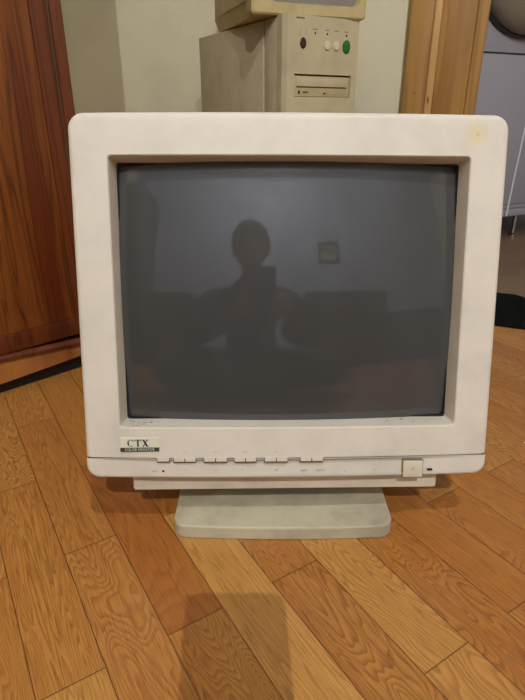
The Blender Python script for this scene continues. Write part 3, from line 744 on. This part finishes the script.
pf = thing('framed_picture', 'small framed picture hanging on the far wall, mirrored at the right of the screen', 'picture', (.85, YR, 1.375))
bm = bmesh.new()
for a in ((-.13,.13,.105,.135),(-.13,.13,-.135,-.105),(-.13,-.10,-.105,.105),(.10,.13,-.105,.105)): box(bm, a[0], a[1], .002, .022, a[2], a[3], .003)
link('frame', bm, M['dark_wood'], pf, 40)
bm = bmesh.new(); box(bm, -.105, .105, .002, .010, -.11, .11); link('print', bm, M['paper'], pf)
def cabinet(name, label, cat, x0, x1, y0, y1, zt, n, rows):
    t = thing(name, label, cat, ((x0+x1)/2, (y0+y1)/2, 0)); hw, hd_ = (x1-x0)/2, (y1-y0)/2
    bm = bmesh.new(); box(bm, -hw, hw, -hd_, hd_-.02, .06, zt-.02, .003); link('carcass', bm, M['dark_wood'], t)
    bm = bmesh.new(); box(bm, -hw-.01, hw+.01, -hd_, hd_+.01, zt-.02, zt, .004); link('top', bm, M['dark_wood'], t, 40)
    bm = bmesh.new(); box(bm, -hw+.02, hw-.02, -hd_+.02, hd_-.05, 0, .06); link('plinth_or_shade_board', bm, M['black'], t)
    for i in range(n):
        for (za, zb) in rows:
            a = -hw+2*hw*i/n+.004; b_ = -hw+2*hw*(i+1)/n-.004
            bm = bmesh.new(); box(bm, a, b_, hd_-.019, hd_, za, zb, .003); d = link('door', bm, M['dark_wood'], t, 40)
            bm = bmesh.new(); tube(bm, [(b_-.03, hd_+.012, (za+zb)/2-.03), (b_-.03, hd_+.012, (za+zb)/2+.03)], .004, 8); box(bm, b_-.033, b_-.027, hd_, hd_+.012, (za+zb)/2-.004, (za+zb)/2+.004); link('handle', bm, M['chrome'], d, 40)
cabinet('sideboard', 'long dark wooden sideboard under the framed picture on the far wall', 'sideboard', .50, 1.42, -2.58, -2.18, .80, 3, ((.07,.42),(.43,.77)))
cabinet('low_cabinet', 'low dark cabinet right of the sideboard on the far wall', 'cabinet', 1.62, 2.28, -2.58, -2.2, .58, 2, ((.07,.55),))
cabinet('chest', 'dark chest of doors on the far wall between the tall wardrobe and the person', 'chest', -1.28, -.72, -2.58, -2.15, .78, 2, ((.07,.75),))
cabinet('tall_wardrobe', 'tall dark wardrobe in the far left corner of the room', 'wardrobe', -1.68, -1.33, -2.58, -2.0, 2.0, 1, ((.07,1.96),))
# ------------------------------------------------------------------ lights
L1 = (.13, -1.45, 2.2); L2 = (.26, -.46, 2.2)
cl = thing('ceiling_lamp', 'pendant ceiling lamp with two glowing bulbs above the sitting person', 'lamp', (.25, -.9, ZC))
bm = bmesh.new(); lathe(bm, [(.001,0),(.05,0),(.05,-.02),(.012,-.03),(.001,-.03)][::-1], (0,0,0), 24); link('canopy', bm, M['brass'], cl, 40)
bm = bmesh.new(); tube(bm, [(L1[0]-.25, L1[1]+.9, -.17), (0, 0, -.12), (L2[0]-.25, L2[1]+.9, -.17)], .008, 10); tube(bm, [(0,0,-.02),(0,0,-.12)], .008, 10); link('arm', bm, M['brass'], cl, 40)
for i, (P, st) in enumerate(((L1, 1), (L2, 1))):
    q = (P[0]-.25, P[1]+.9, P[2]-ZC)
    bm = bmesh.new(); lathe(bm, [(.018,.045),(.02,.11),(.014,.13),(.001,.132)], q, 20); link('bulb_socket', bm, M['black'], cl, 40)
    bm = bmesh.new(); lathe(bm, [(.018,.06),(.02,.075),(.075,.052),(.125,.010),(.140,-.030),(.137,-.030),(.122,.010),(.073,.047),(.022,.062)], q, 36); link('blocker_shade', bm, M['black'], cl, 40)  # unseen dome added to keep bulb light off the ceiling
    bm = bmesh.new(); bmesh.ops.create_uvsphere(bm, u_segments=20, v_segments=12, radius=.032)
    bmesh.ops.translate(bm, verts=bm.verts[:], vec=q); link('bulb', bm, emit('bulb_glow', (255,236,205), 6), cl, 60)
for P, W_, r_ in ((L1, 150, .008), (L2, 62, .008)):
    ld = bpy.data.lights.new('bulb_light', 'POINT'); ld.energy = W_; ld.color = (1, .99, .955); ld.shadow_soft_size = r_
    lo_ = bpy.data.objects.new('bulb_light', ld); COL.objects.link(lo_); lo_.location = (P[0], P[1], P[2]-.06)
kl = thing('kitchen_fill_light', 'unseen round light added in the next room in place of cool daylight', 'lamp', (1.3, 1.75, ZC))  # added fill light, out of view, stands for window daylight
bm = bmesh.new(); lathe(bm, [(.14,0),(.15,-.02),(.13,-.05),(.06,-.065)][::-1], (0,0,0), 32); link('fill_disc', bm, emit('cool_glow', (215,225,255), 3), kl, 40)
ld = bpy.data.lights.new('kitchen_fill_glow', 'AREA'); ld.shape = 'DISK'; ld.size = .26; ld.energy = 9; ld.color = (.80, .86, 1)
lo_ = bpy.data.objects.new('kitchen_fill_glow', ld); COL.objects.link(lo_); lo_.location = (1.3, 1.75, ZC-.075)
wr = bpy.data.worlds.new('world'); S.world = wr; wr.use_nodes = True
wr.node_tree.nodes['Background'].inputs[0].default_value = (.6,.65,.8,1); wr.node_tree.nodes['Background'].inputs[1].default_value = .05
vs = S.view_settings; vs.view_transform = 'Standard'; vs.look = 'None'; vs.gamma = 1; vs.exposure = -.13; vs.use_curve_mapping = False
